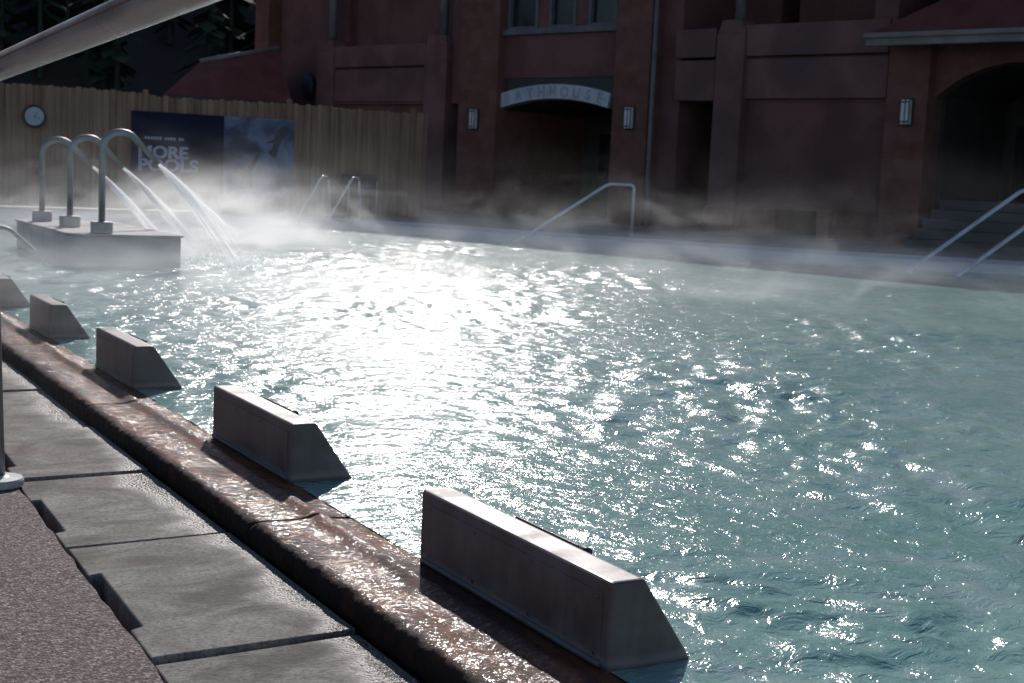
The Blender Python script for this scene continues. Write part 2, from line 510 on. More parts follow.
me.polygons.add(len(quads)); me.polygons.foreach_set('loop_start', np.arange(0, quads.size, 4, dtype=np.int32))
me.polygons.foreach_set('use_smooth', np.ones(len(quads), dtype=bool))
me.update(calc_edges=True)
me.materials.append(M['water'])
water = bpy.data.objects.new('water', me); C.objects.link(water); water['kind'] = 'structure'

# far deck: pale coping strip along the water, darker paving behind it
edge_pts = [(10.5, 27.35), (11.15, 25.7), (12.35, 23.4), (13.75, 20.9), (15.7, 18.1), (18.15, 15.55), (22.0, 12.0), (34.0, 3.5)]
def offset(pts, d):
    out = []
    for i, p in enumerate(pts):
        a = Vector(pts[max(i - 1, 0)]); b = Vector(pts[min(i + 1, len(pts) - 1)])
        t_ = (b - a).normalized(); nrm = Vector((-t_.y, t_.x))
        if nrm.dot(Vector((1, 1))) < 0: nrm = -nrm
        out.append((p[0] + nrm.x * d, p[1] + nrm.y * d))
    return out
front = [(-6.0, 27.3)] + edge_pts
back = [(-6.0, 28.1)] + offset(edge_pts, 1.75)
back[1] = (11.3, 28.1)
bm = bmesh.new()
prism(bm, front + back[::-1], 'z', -0.9, 0.15, 0.0)
structure('far_coping', bm, 'coping')
bm = bmesh.new()
far = back + [(60, 12), (60, 70), (-40, 70), (-40, 28.1)]
prism(bm, far, 'z', -0.9, 0.146)
structure('far_deck', bm, 'deck')

# near side: aggregate path with a worn straight edge, and the drain bed under the slabs
def path_edge(y): return 0.963 + 0.022 * (y - 3.33)
bm = bmesh.new()
pts = [(-9.0, -3.0), (path_edge(-3), -3.0)]
yy = -3.0
while yy < 28:
    yy += 0.09
    pts.append((path_edge(min(yy, 7)) + random.uniform(-.006, .006), yy))
pts += [(-9.0, yy)]
prism(bm, pts, 'z', -0.6, -0.064)
structure('path', bm, 'aggregate')
bm = bmesh.new()
box(bm, 0.9, 2.4, -3, 28, -0.7, -0.19)
structure('drain_bed', bm, 'drain_dirt')

# ------------------------------------------------------------------ slabs
joints = [1.22, 2.40, 3.55, 4.725, 5.785, 6.83, 8.02, 9.14, 10.27, 11.4, 12.5]
tilt = [0.0, -.006, .004, -.002, .007, -.004, .005, -0.003, 0, 0]
names = ['concrete slab at the bottom edge of the frame, lowest of the walkway',
         'concrete slab at the bottom edge, below the slab with the long notch',
         'largest concrete slab with long dark notch and a wet pitted corner beside the gutter',
         'concrete slab with short dark notch just in front of the white base plate',
         'concrete slab just beyond the white base plate of the handrail post',
         'concrete slab second beyond the white base plate of the post',
         'concrete slab third beyond the white base plate, narrow in view beside the post',
         'concrete slab fourth beyond the base plate, a sliver between post and gutter',
         'farthest concrete slab, a sliver where the gutter meets the post', 'concrete slab beyond the post, cut by the left edge']
for i in range(1, 9):
    y0, y1 = joints[i], joints[i + 1]
    gap = 0.019
    xl0, xl1 = path_edge(y0) + .012, path_edge(y1) + .012
    xr = 1.575
    ztop = -0.07 + tilt[i]
    a, b = y0 + gap, y1 - gap * (0.7 if i % 2 else 1.4)
    if i in (2, 3, 4):
        n0, n1 = {2: (3.81, 4.37), 3: (4.94, 5.44), 4: (6.02, 6.41)}[i]
        d = 0.040
        e = lambda yv: path_edge(yv) + .012
        out = [(xl0, a), (xr, a + .015), (xr, b + .03), (xl1, b), (e(n1), n1), (e(n1) + d, n1 + .012), (e(n0) + d, n0 + .02), (e(n0), n0)]
    else:
        out = [(xl0, a), (xr, a + .015), (xr, b + .03), (xl1, b)]
    bm = bmesh.new()
    prism(bm, out, 'z', -0.2, ztop, 0.006)
    o = obj('concrete_slab', bm, 'slab')
    o.rotation_euler = (0, 0, 0)
    tag(o, names[i], 'slab', 'concrete slabs of the walkway')

# ------------------------------------------------------------------ gutter stones (rough outer edge, wet top, ledge under the dividers)
from mathutils import noise as mn
def gutter_stone(y0, y1, label):
    prof = [(1.615, -0.19), (1.606, -0.14), (1.598, -0.10), (1.592, -0.06), (1.590, -0.03), (1.592, -0.012), (1.598, 0.002), (1.608, 0.009), (1.63, 0.012), (1.66, 0.012),
            (1.70, 0.010), (1.74, 0.009), (1.78, 0.010), (1.805, 0.013), (1.825, 0.021), (1.845, 0.025), (1.862, 0.020), (1.88, 0.006), (1.92, 0.000), (1.98, -0.004), (2.06, -0.02), (2.12, -0.06), (2.14, -0.4)]
    bm = bmesh.new()
    n = int((y1 - y0) / 0.014)
    rows = []
    for j in range(n + 1):
        yv = y0 + (y1 - y0) * j / n
        row = []
        endf = min(1, min(j, n - j) / 1.5)
        for k, (px_, pz) in enumerate(prof):
            rough = max(0.0, 1 - abs(px_ - 1.597) / 0.03)
            v = Vector((px_ * 9, yv * 9, pz * 9))
            d1 = mn.noise(v); d2 = mn.noise(v * 3.1); d3 = mn.noise(Vector((px_ * 3, yv * 1.3, 4.2)))
            d4 = mn.noise(v * 7.3)
            dx = rough * (0.010 * d1 + 0.012 * d2 + 0.008 * d3 + 0.011 * d4)
            dz = (0.003 * d1 + 0.002 * d2) + rough * (0.008 * d2 + 0.007 * d4) - (1 - endf) * 0.008
            if pz < -0.15: dz = 0; dx = 0
            w_ = 0.018 * mn.noise(Vector((0.3, yv * 1.1, 1.0))) if 1.79 < px_ < 1.93 else 0
            row.append(bm.verts.new((px_ + dx + w_, yv, pz + dz)))
        rows.append(row)
    for a, b in zip(rows, rows[1:]):
        for k in range(len(prof) - 1):
            f = bm.faces.new([a[k], a[k + 1], b[k + 1], b[k]]); f.smooth = True
    bm.faces.new(rows[0]); bm.faces.new(rows[-1][::-1])
    bmesh.ops.recalc_face_normals(bm, faces=list(bm.faces))
    o = obj('gutter_stone', bm, 'wet_stone')
    tag(o, label, 'gutter stone', 'wet stones of the overflow gutter')
gj = [-0.3, 2.1, 4.56, 7.05, 9.4, 11.8, 14.2, 16.6]
gl = [None, 'wet red gutter stone sparkling in front of the largest block, cut by the bottom edge',
      'wet brown gutter stone with rough dark edge in front of the second largest block',
      'wet gutter stone beside the third block from the camera',
      'wet gutter stone beside the fourth block, where the walkway narrows to the post',
      'far gutter stone beside the block at the left edge', 'farthest wet gutter stone at the left edge']
for i in range(1, 6):
    gutter_stone(gj[i] + 0.004, gj[i + 1] - 0.004, gl[i])

# ------------------------------------------------------------------ dividers standing in the pool
def divider(y0, y1, label):
    t = thing('pool_divider', label, 'divider', (1.95, y0, 0), 0, 'sloped dividers along the pool edge')
    L = y1 - y0
    bm = bmesh.new()
    prism(bm, [(0.0, -0.3), (0.0, 0.235), (0.105, 0.235), (0.268, 0.0), (0.475, -0.3)], 'y', 0, L, 0.012)
    for f in bm.faces: f.smooth = False
    obj('body', bm, 'block', t)
    # front panel with a rounded frame line: plate stands 3 mm proud
    bm = bmesh.new()
    prism(bm, [(0.035, 0.022), (L - 0.05, 0.022), (L - 0.05, 0.198), (0.035, 0.198)], 'x', -0.0035, 0.006, 0.0015)
    p = obj('front_panel', bm, 'block', t)
    for sy in (0.06, L * .36, L * .66, L - 0.075):
        for sz in (0.035, 0.185):
            bm = bmesh.new()
            tube(bm, [(-0.0065, sy, sz), (0.0, sy, sz)], 0.0055, 10)
            obj('screw', bm, 'screw', p)
    bm = bmesh.new()
    box(bm, -0.012, 0.004, 0.03, L - 0.03, 0.006, 0.018, 0.003)
    obj('base_trim', bm, 'block', t)
    # access cover on the sloping side, its upper lip just over the top edge
    bm = bmesh.new()
    a = math.atan2(0.235, 0.163)
    ux, uz = 0.163 / math.hypot(.163, .235), -0.235 / math.hypot(.163, .235)
    nx_, nz_ = -uz, ux
    def pt(s, h): return (0.105 + ux * s + nx_ * h, 0.235 + uz * s + nz_ * h)
    prism(bm, [pt(-0.001, .0), pt(-0.001, .0065), pt(0.19, .0065), pt(0.19, .0)], 'y', L * .30, L * .62, 0.003)
    obj('side_cover', bm, 'block', t)
    bm = bmesh.new()
    c = pt(0.004, .014)
    tube(bm, [(c[0], L * .30 - .04, c[1] - .013), (c[0], L * .30 - .004, c[1] - .013)], 0.011, 12)
    obj('latch', bm, 'dark_plastic', t)
    return t
divider(2.85, 3.955, 'largest grey wedge-ended divider nearest the camera, with a sunlit top and a screwed front panel')
divider(5.13, 6.135, 'second divider from the camera, dark brown front panel, clear of the mist')
divider(7.52, 8.41, 'third divider from the camera, reddish front in thin mist beside the narrowing walkway')
divider(9.71, 10.45, 'small hazy divider fourth from the camera, just before the one at the left edge')
divider(11.75, 12.5, 'farthest divider, partly hidden by the post at the left edge')

# ------------------------------------------------------------------ handrail crossing the upper left, its post on a white base
t = thing('handrail', 'thick handrail crossing the upper left corner, its leaning post on a white base', 'handrail', (0.963, 5.70, -0.064))
def loc(p): return (p[0] - 0.963, p[1] - 5.70, p[2] + 0.064)
bm = bmesh.new()
tube(bm, [loc(p) for p in ((0.98, 0.2, 1.741), (0.98, 3.0, 1.660), (0.98, 7.6, 1.528))], 0.051, 28)
tr_ = obj('top_rail', bm, 'rail_beige', t)
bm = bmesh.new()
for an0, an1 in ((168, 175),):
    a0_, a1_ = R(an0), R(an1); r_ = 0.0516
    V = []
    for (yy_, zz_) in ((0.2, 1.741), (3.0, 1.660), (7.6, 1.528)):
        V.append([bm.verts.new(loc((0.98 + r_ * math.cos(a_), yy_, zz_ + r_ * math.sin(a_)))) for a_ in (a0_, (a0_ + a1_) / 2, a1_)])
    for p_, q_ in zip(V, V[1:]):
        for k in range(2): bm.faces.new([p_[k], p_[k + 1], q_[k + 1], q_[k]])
obj('stripe', bm, 'red_stripe', tr_)  # thin strip painting the red building's reflection onto the rail
bm = bmesh.new()
tube(bm, [loc((0.951, 5.70, -0.06)), loc((0.908, 5.70, 1.45)), loc((0.925, 5.70, 1.57))], 0.024, 18, 0.05)
obj('post', bm, 'steel_dull', t)
bm = bmesh.new()
tube(bm, [loc((1.0, 0.35, -0.06)), loc((1.0, 0.35, 1.66))], 0.024, 18)
obj('post', bm, 'steel_dull', t)
bm = bmesh.new()
disc_stack(bm, -0.018, 0.0, [(0.096, 0.002), (0.1, 0.006), (0.1, 0.026), (0.094, 0.034), (0.045, 0.037), (0.03, 0.044)])
obj('base_plate', bm, 'white_paint', t)

# ------------------------------------------------------------------ fountain island with three spouts
t = thing('fountain_island', 'low grey concrete island in the mist carrying three curved spouts', 'island', (3.45, 16.1, 0))
bm = bmesh.new()
prism(bm, [(0.0, 0.25), (0.12, 0.0), (1.24, -0.05), (1.24, 3.2), (0.0, 3.3)], 'z', -0.8, 0.34, 0.02)
obj('body', bm, 'island', t)
bm = bmesh.new()
prism(bm, [(-0.02, 0.24), (0.115, -0.02), (1.26, -0.07), (1.26, 3.22), (-0.02, 3.32)], 'z', 0.341, 0.365, 0.008)
obj('cap', bm, 'island', t)
def spout(bx, by, ztop, nz, label):
    s = thing('water_spout', label, 'spout', (bx, by, 0.365), 0, 'curved spouts on the fountain island')
    bm = bmesh.new()
    disc_stack(bm, 0, 0, [(0.118, 0.0), (0.124, 0.008), (0.124, 0.125), (0.115, 0.135), (0.05, 0.137)])
    obj('collar', bm, 'steel_dull', s)
    bm = bmesh.new()
    zt = ztop - 0.365
    pts = [(0, 0, 0.1), (0, 0, zt - 0.24)]
    for k in range(1, 13):
        a_ = math.pi * (1 - k / 12 * 0.74)
        pts.append((0.21 + 0.21 * math.cos(a_), 0, zt - 0.24 + 0.20 * math.sin(a_)))
    e_ = pts[-1]
    pts.append((0.64, 0, nz - 0.365))
    rr = [0.038] * (len(pts) - 2) + [0.037, 0.024]
    tube(bm, pts, rr, 18)
    obj('pipe', bm, 'steel_dull', s)
    return (bx + 0.64, by, nz)
noz = [spout(3.69, 18.95, 1.47, 1.10, 'farthest curved spout, leftmost pipe on the island'),
       spout(3.76, 17.62, 1.50, 1.11, 'middle curved spout on the island'),
       spout(3.83, 16.28, 1.565, 1.18, 'nearest and tallest curved spout, at the island corner')]
def jet(p, dx, spread, label, seed):
    rnd = random.Random(seed)
    o = thing('water_jet', label, 'water jet', p, 0, 'white jets of water from the spouts')
    def path(s): # straight with a slight sag
        return Vector((dx * s, 0.0, -p[2] * (0.80 * s + 0.20 * s * s)))
    axis = Vector((dx, 0, -p[2])).normalized(); side = Vector((0, 1, 0)); up = axis.cross(side)
    bm = bmesh.new()
    for i in range(320):      # strands of the stream, fanning out as it falls
        a_ = rnd.uniform(0, 6.28); rr = math.sqrt(rnd.random())
        s0 = 0 if rnd.random() < .55 else rnd.uniform(0, .7); s1 = min(1.0, s0 + rnd.uniform(.25, .7))
        tw = rnd.uniform(0, 3.14); wd_ = rnd.uniform(.0015, .0045)
        prev = None
        for k in range(9):
            q_ = s0 + (s1 - s0) * k / 8
            rad_ = 0.016 + spread * .62 * q_
            c = path(q_) + (side * math.cos(a_) + up * math.sin(a_)) * (rr * rad_ + rnd.uniform(-.002, .002))
            wv = (side * math.cos(tw + q_ * 5) + up * math.sin(tw + q_ * 5)) * wd_ * (0.4 + q_) * (1 - abs(k / 4 - 1) ** 3 * .8)
            cur = (bm.verts.new(c - wv), bm.verts.new(c + wv))
            if prev: bm.faces.new((prev[0], prev[1], cur[1], cur[0]))
            prev = cur
    d = obj('stream', bm, 'jet', o); d['kind'] = 'stuff'
    def flake(c, r_):
        n_ = Vector((rnd.gauss(0, 1), rnd.gauss(0, 1), rnd.gauss(0, 1))).normalized(); u_ = n_.orthogonal().normalized(); w_ = n_.cross(u_)
        bm.faces.new([bm.verts.new(c + u_ * r_), bm.verts.new(c + w_ * r_ * .7), bm.verts.new(c - u_ * r_), bm.verts.new(c - w_ * r_ * .7)])
    bm = bmesh.new()
    for i in range(int(3800 * (spread / .10))):
        s_ = rnd.random() ** 0.6
        r_ = 0.012 + spread * s_ * 1.0
        flake(path(s_) + side * rnd.gauss(0, .5) * r_ + up * (rnd.gauss(0, .5) + abs(rnd.gauss(0, .35)) * s_) * r_, rnd.uniform(.0015, .006))
    d = obj('spray', bm, 'jet', o); d['kind'] = 'stuff'
    bm = bmesh.new()
    for i in range(2600):
        a_ = rnd.uniform(0, 6.28); q_ = abs(rnd.gauss(0, .3))
        flake(Vector((dx + q_ * math.cos(a_) * 1.5, q_ * math.sin(a_) * 1.5, -p[2] + 0.01 + abs(rnd.gauss(0, .09)) * max(0, 1 - q_))), rnd.uniform(.004, .016))
    d = obj('splash', bm, 'jet', o); d['kind'] = 'stuff'
jet(noz[0], 1.02, 0.11, 'thin water jet from the farthest spout, falling behind the nearest spout pipe', 1)
jet(noz[1], 1.02, 0.15, 'middle water jet, from the middle spout past the island end', 2)
jet(noz[2], 1.05, 0.27, 'widest water jet in front of the banner, from the nearest spout', 3)

# ------------------------------------------------------------------ rails in the water
def rail(name, label, pts, rad, mat, fil, group=None, posts=()):
    o = thing(name, label, 'pool rail', pts[0], 0, group)
    b = Vector(pts[0])
    bm = bmesh.new()
    tube(bm, [Vector(p) - b for p in pts], rad, 12, fil)
    obj('rail', bm, mat, o)
    for p in posts:
        bm = bmesh.new()
        tube(bm, [Vector(q) - b for q in p], rad * 0.95, 12)
        obj('post', bm, mat, o)
    return o
rail('pool_rail', 'low steel rail dipping into the water beside the fountain island, at the left edge', [(3.42, 16.9, -0.25), (3.36, 16.9, -0.02), (2.92, 16.9, 0.37), (2.80, 16.9, 0.385), (2.35, 16.9, 0.385), (2.35, 16.9, -0.3)], 0.022, 'steel_dull', 0.08)
# mid rail
F = Vector((13.0, 22.95, 0.0)); d = Vector((0.9, -0.43, 0)).normalized()
rail('pool_rail', 'long slanting rail with a level top and single post in front of the arched doorway',
     [Vector((12.70, 22.40, -0.35)), Vector((12.72, 22.40, -0.03)), F + d * 1.78 + Vector((0, 0, 1.14)), F + d * 2.27 + Vector((0, 0, 1.14)), F + d * 2.27 + Vector((0, 0, 0.1))], 0.03, 'rail_paint', 0.09)
for F, lab in ((Vector((16.18, 16.02, 0)), 'upper of two slanting rails at the right edge, before the porch steps'), (Vector((16.5, 15.3, 0)), 'lower of two slanting rails at the right edge, nearer the camera')):
    d = Vector((0.976, -0.217, 0)).normalized()
    rail('pool_rail', lab, [F - d * .08 + Vector((0, 0, -0.3)), F + Vector((0, 0, -0.03)), F + d * 2.03 + Vector((0, 0, 1.36)), F + d * 3.1 + Vector((0, 0, 1.36)), F + d * 3.1 + Vector((0, 0, 0.1))], 0.034, 'rail_paint', 0.12, 'paired rails at the right edge')
d = Vector((0.931, -0.365, 0)).normalized()
for F, lab in ((Vector((10.25, 26.9, 0)), 'left rail of the small pair in front of the wooden fence'), (Vector((10.82, 26.65, 0)), 'right rail of the small pair, in front of the dark bin')):
    rail('pool_rail', lab, [F - d * .01 + Vector((0, 0, -0.3)), F + Vector((0, 0, 0.2)), F + d * .46 + Vector((0, 0, 1.03)), F + d * .56 + Vector((.15, .3, 1.0)), F + d * .62 + Vector((.15, .3, 0.1))], 0.024, 'rail_paint', 0.05, 'small pair of rails by the bin')

# bin with lid on a pale frame
t = thing('litter_bin', 'dark litter bin with a wide black lid on a pale frame by the wooden fence', 'bin', (12.16, 28.35, 0.151))
bm = bmesh.new(); prism(bm, [(-.24, -.24), (.24, -.24), (.24, .24), (-.24, .24)], 'z', 0.0, 0.66, 0.03); obj('body', bm, 'dark_plastic', t)
bm = bmesh.new(); prism(bm, [(-.31, -.3), (.31, -.3), (.31, .3), (-.31, .3)], 'z', 0.663, 0.93, 0.05); obj('lid', bm, 'dark_plastic', t)
for sx in (-1, 1):
    bm = bmesh.new(); tube(bm, [(sx * .33, -.28, 0), (sx * .33, -.28, .8)], 0.014, 8); obj('leg', bm, 'rail_paint', t)

# ------------------------------------------------------------------ wooden fence, banner, clock
FY = 29.5
t = thing('wooden_fence', 'tall cedar board fence along the far left end of the pool', 'fence', (0, FY, 0.147))
bm = bmesh.new()
xx = -9.0
while xx < 14.25:
    w_ = random.uniform(0.125, 0.15)
    top = 2.40 + 0.015 * math.sin(xx * 1.3) + random.uniform(-.018, .018) + (0.045 if xx < 7.9 else 0)
    prism(bm, [(xx, 0.03), (xx + w_ - .008, 0.03), (xx + w_ - .008, top - .02), (xx + w_ * .5, top), (xx, top - .02)], 'y', random.uniform(-.006, .006), 0.022)
    xx += w_
box(bm, -9, 14.25, 0.023, 0.03, 0.02, 2.36)
obj('board', bm, 'fence', t)
for px_ in (-4.6, -1.6, 1.4, 4.4, 7.75, 10.9, 13.9):
    bm = bmesh.new(); box(bm, px_, px_ + .11, -0.05, -0.008, 0, 2.5, .006); obj('post', bm, 'fence', t)
for rz_ in (0.5, 1.9):
    bm = bmesh.new(); box(bm, -9, 14.2, 0.032, 0.075, rz_, rz_ + .09); obj('rail', bm, 'fence', t)

k_ = 29.43 / 27.5
def fz(z): return 1.25 + (z - 1.25) * k_
t = thing('banner', 'navy banner with large pale lettering and a blue photo print on the wooden fence', 'banner', (7.01 * k_, 29.43, 0.0))
bx0, bx1, bxm = 0.0, (10.35 - 7.01) * k_, (8.86 - 7.01) * k_
zb, zt = fz(0.60), fz(2.14)
bm = bmesh.new(); box(bm, bx0, bxm - .001, -0.012, 0, zb, zt); obj('panel', bm, 'banner_navy', t)
bm = bmesh.new(); box(bm, bxm + .001, bx1, -0.012, 0, zb, zt); pp = obj('photo_print', bm, 'print_sky', t)
def text_mesh(body, size, bold=0.0, extrude=0.004):
    cu = bpy.data.curves.new('lettering', 'FONT')
    cu.body = body; cu.size = size; cu.offset = bold; cu.extrude = extrude
    o = bpy.data.objects.new('lettering', cu); C.objects.link(o)
    bpy.context.view_layer.update()
    me = bpy.data.meshes.new_from_object(o.evaluated_get(bpy.context.evaluated_depsgraph_get()))
    bpy.data.objects.remove(o)
    b = bmesh.new(); b.from_mesh(me)
    bpy.data.meshes.remove(me)
    return b
bm = bmesh.new()
for line, zz in (('MORE', fz(1.085)), ('POOLS', fz(0.60) + .0)):
    b = text_mesh(line, 0.56, 0.018)
    xs = [v.co.x for v in b.verts]
    W = {'MORE': 1.05, 'POOLS': 1.27}[line]
    s_ = W / (max(xs) - min(xs)); hs = 0.25 / max(v.co.y for v in b.verts)
    z0_ = {'MORE': fz(1.255), 'POOLS': fz(1.005)}[line]
    join(bm, b, Matrix.Translation((0.14, -0.016, z0_)) @ Matrix.Rotation(R(90), 4, 'X') @ Matrix.Diagonal((s_, hs, 1, 1)))
# line of small lettering above, too small to read in the photograph
rnd = random.Random(5); xx = 0.28
for wl in (6, 4, 2):
    for q in range(wl):
        box(bm, xx, xx + .045, -0.0165, -0.0125, fz(1.605), fz(1.605) + rnd.uniform(.045, .06)); xx += 0.062
    xx += .05
obj('lettering', bm, 'banner_text', t)
# printed figures: one reaching up, one diving from above
def flat(pts): 
    bm = bmesh.new(); prism(bm, pts, 'y', -0.0165, -0.0125); return bm
pw, ph = bx1 - bxm, zt - zb
def pr(u, v): return (bxm + u * pw, zb + v * ph)
obj('printed_figure', flat([pr(*p) for p in ((.23, .08), (.26, .22), (.22, .24), (.15, .28), (.14, .34), (.2, .37), (.28, .35), (.33, .32), (.42, .46), (.49, .57), (.52, .57), (.48, .45), (.40, .3), (.4, .2), (.42, .1), (.33, .07))]), 'print_dark', pp)
obj('printed_figure', flat([pr(*p) for p in ((.58, .68), (.7, .74), (.76, .86), (.84, .92), (.92, .9), (.9, .8), (.82, .74), (.78, .64), (.74, .5), (.68, .5), (.62, .56), (.68, .62), (.7, .68))]), 'print_dark', pp)

t = thing('wall_clock', 'round pale clock with dark rim hanging high on the wooden fence', 'clock', (5.20 * k_, 29.43, fz(1.92)))
bm = bmesh.new(); disc_stack(bm, 0, 0, [(0.21, 0), (0.235, .01), (0.235, .05), (0.205, .06), (0.185, .05), (0.18, .03)], 36)
bmesh.ops.rotate(bm, verts=bm.verts, matrix=Matrix.Rotation(R(90), 3, 'X')); obj('rim', bm, 'dark_plastic', t)
bm = bmesh.new(); disc_stack(bm, 0, 0, [(0.184, 0.03), (0.184, .042)], 36)
bmesh.ops.rotate(bm, verts=bm.verts, matrix=Matrix.Rotation(R(90), 3, 'X')); fc = obj('face', bm, 'clock_face', t)
for ang, ln in ((40, .10), (115, .14)):
    bm = bmesh.new(); box(bm, -.008, .008, -.048, -.044, -.02, ln); bmesh.ops.rotate(bm, verts=bm.verts, matrix=Matrix.Rotation(R(ang), 3, 'Y')); obj('hand', bm, 'trim_grey', fc)

# pole beyond the fence with a short pale crossarm
t = thing('wooden_pole', 'reddish wooden pole with a pale bracket rising behind the fence near the clock', 'pole', (5.45, 33.5, 0.147))
bm = bmesh.new(); tube(bm, [(0, 0, 0), (0, 0, 4.6)], 0.085, 12); obj('post', bm, 'wood_post', t)
bm = bmesh.new(); tube(bm, [(-.10, -.02, 4.15), (-.26, -.02, 3.6)], 0.05, 10); obj('bracket', bm, 'rail_paint', t)

# small building with a red roof behind the fence
t = thing('outbuilding', 'low building behind the fence showing only its red roof with a pale ridge', 'building', (11.0, 38.5, 0.147))
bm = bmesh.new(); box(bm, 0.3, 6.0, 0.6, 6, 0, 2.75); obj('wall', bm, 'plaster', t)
bm = bmesh.new()
V = [bm.verts.new(p) for p in ((-0.35, 0, 2.80), (3.4, 0, 2.80), (3.4, 1.2, 4.42), (1.05, 1.2, 3.86), (1.05, 1.4, 2.8), (3.4, 6, 2.8))]
bm.faces.new([V[0], V[1], V[2], V[3]]); bm.faces.new([V[3], V[2], V[5], V[4]]); bm.faces.new([V[0], V[3], V[4]]); bm.faces.new([V[0], V[4], V[5], V[1]]); bm.faces.new([V[1], V[5], V[2]])
bmesh.ops.recalc_face_normals(bm, faces=list(bm.faces))
rf = obj('roof', bm, 'roof_red', t)
bm = bmesh.new(); tube(bm, [(1.05, 1.18, 3.89), (3.4, 1.18, 4.45)], 0.07, 10); obj('ridge_cap', bm, 'fascia', rf)
bm = bmesh.new(); box(bm, -0.3, 3.4, -0.05, 0.0, 2.72, 2.84); obj('eave_board', bm, 'dark_trim', rf)

# ------------------------------------------------------------------ bathhouse
B = thing('bathhouse', 'red sandstone bathhouse with arched doorway, piers and balconies across the far side of the pool', 'building', (19.5, 27.8, 0.0), math.atan2(-.953, .302))
DZ = 0.12
bm = bmesh.new()
def wall(s0, s1, z0, z1, y): box(bm, s0, s1, y, 4.0, z0, z1)
Z8 = 7.2
wall(-14.9, -12.6, DZ, Z8, .35)
wall(-12.6, -11.85, 4.8, Z8, .5)
wall(-11.85, -7.95, DZ, 3.06, .16); wall(-11.85, -7.95, 3.06, 3.12, .0); wall(-11.85, -7.95, 4.06, 4.10, .1)
wall(-11.85, -7.95, 4.72, Z8, 0.8)
wall(-7.95, -7.1, 4.8, Z8, .5)
wall(-7.1, -6.4, 3.08, Z8, .12)
wall(-5.1, -1.2, 3.72, 4.80, 0.02)
wall(-5.1, -1.2, 6.6, Z8, .02)
for a_, b_ in ((-5.1, -4.93), (-3.9, -3.5), (-2.62, -2.2), (-1.3, -1.2)):
    wall(a_, b_, 4.97, 6.6, .05)
wall(-.02, .55, DZ, Z8, .22)
wall(.55, 1.7, 6.9, Z8, .22)
wall(2.45, 6.05, .80, 3.12, .12); wall(2.45, 6.05, 4.06, 4.10, .1); wall(2.45, 6.05, 6.9, Z8, .2)
wall(2.45, 6.05, 3.12, 3.16, .1)
wall(5.5, 6.05, 4.8, 6.9, .25)
wall(6.95, 14, 4.6, Z8, .3)
box(bm, -15.6, 16, 4.0, 12, DZ, Z8)
box(bm, -15.5, 15.9, 1.0, 4.0, Z8 - .3, Z8 + .003)
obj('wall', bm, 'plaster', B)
bm = bmesh.new()
def band(s0, s1, z0, z1, y): box(bm, s0, s1, y, 3.9, z0, z1, .02)
bm.free()
for args in ((-11.845, -7.955, 3.13, 4.05, -.02), (-11.845, -7.955, 4.11, 4.715, -.06), (.56, 1.69, 3.13, 4.05, -.02), (.56, 1.69, 4.11, 4.76, -.06), (2.455, 6.045, 3.17, 4.05, -.02), (2.455, 6.045, 4.11, 4.80, -.06)):
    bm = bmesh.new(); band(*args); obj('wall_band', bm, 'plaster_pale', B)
for s0, s1, z0, z1, y in ((-15.65, -14.95, DZ, Z8, -.1), (-6.4, -5.0, DZ, Z8, -.25), (-1.1, -.02, DZ, Z8, -.25), (6.2, 7.12, DZ, 4.75, -.3)):
    bm = bmesh.new(); box(bm, s0, s1, y, 3.98, z0, z1, .03); obj('stone_pier', bm, 'stone', B)
for s0, s1, y in ((-12.55, -11.8, -.12), (-7.9, -7.05, -.12), (1.78, 2.53, -.15)):
    bm = bmesh.new()
    box(bm, s0, s1, y, 3.97, DZ, 4.62, .02)
    prism(bm, [(s0, 4.62), (s1, 4.62), (s1 - .12, 4.92), (s0 + .12, 4.92)], 'y', y + .02, .45, .015)
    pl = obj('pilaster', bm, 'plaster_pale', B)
    sm = (s0 + s1) / 2 + (0.06)
    bm = bmesh.new(); tube(bm, [(sm, .1, 4.9), (sm, .1, 7.35)], 0.125, 16); obj('column', bm, 'trim_grey', pl)
    if s0 > 0:
        bm = bmesh.new(); box(bm, s0 - .05, s1 + .05, y - .08, .1, DZ, .72, .03); obj('plinth', bm, 'stone', pl)
# arched doorway head and dark reveal round it
def arch_head(s0, s1, zspring, zcrown, ztop, y0, y1, n=22):
    bm = bmesh.new()
    half = (s1 - s0) / 2; sag = zcrown - zspring; rad = (half * half + sag * sag) / (2 * sag); cz = zcrown - rad; cs = (s0 + s1) / 2
    a = math.asin(min(1, half / rad))
    arc = [(cs + rad * math.sin(-a + 2 * a * i / n), cz + rad * math.cos(-a + 2 * a * i / n)) for i in range(n + 1)]
    for p, q in zip(arc, arc[1:]):
        prism(bm, [p, q, (q[0], ztop), (p[0], ztop)], 'y', y0, y1)
    bmesh.ops.remove_doubles(bm, verts=bm.verts, dist=1e-4)
    return bm
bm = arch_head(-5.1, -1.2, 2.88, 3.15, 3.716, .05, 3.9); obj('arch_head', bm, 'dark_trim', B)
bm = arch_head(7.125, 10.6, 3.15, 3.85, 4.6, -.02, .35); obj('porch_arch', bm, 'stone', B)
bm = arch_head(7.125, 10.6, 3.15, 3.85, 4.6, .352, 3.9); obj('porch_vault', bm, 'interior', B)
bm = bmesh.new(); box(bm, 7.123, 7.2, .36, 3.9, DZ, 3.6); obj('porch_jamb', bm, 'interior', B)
bm = bmesh.new(); box(bm, 10.6, 12.0, -.28, 3.9, DZ, 4.72, .03); obj('stone_pier', bm, 'stone', B)
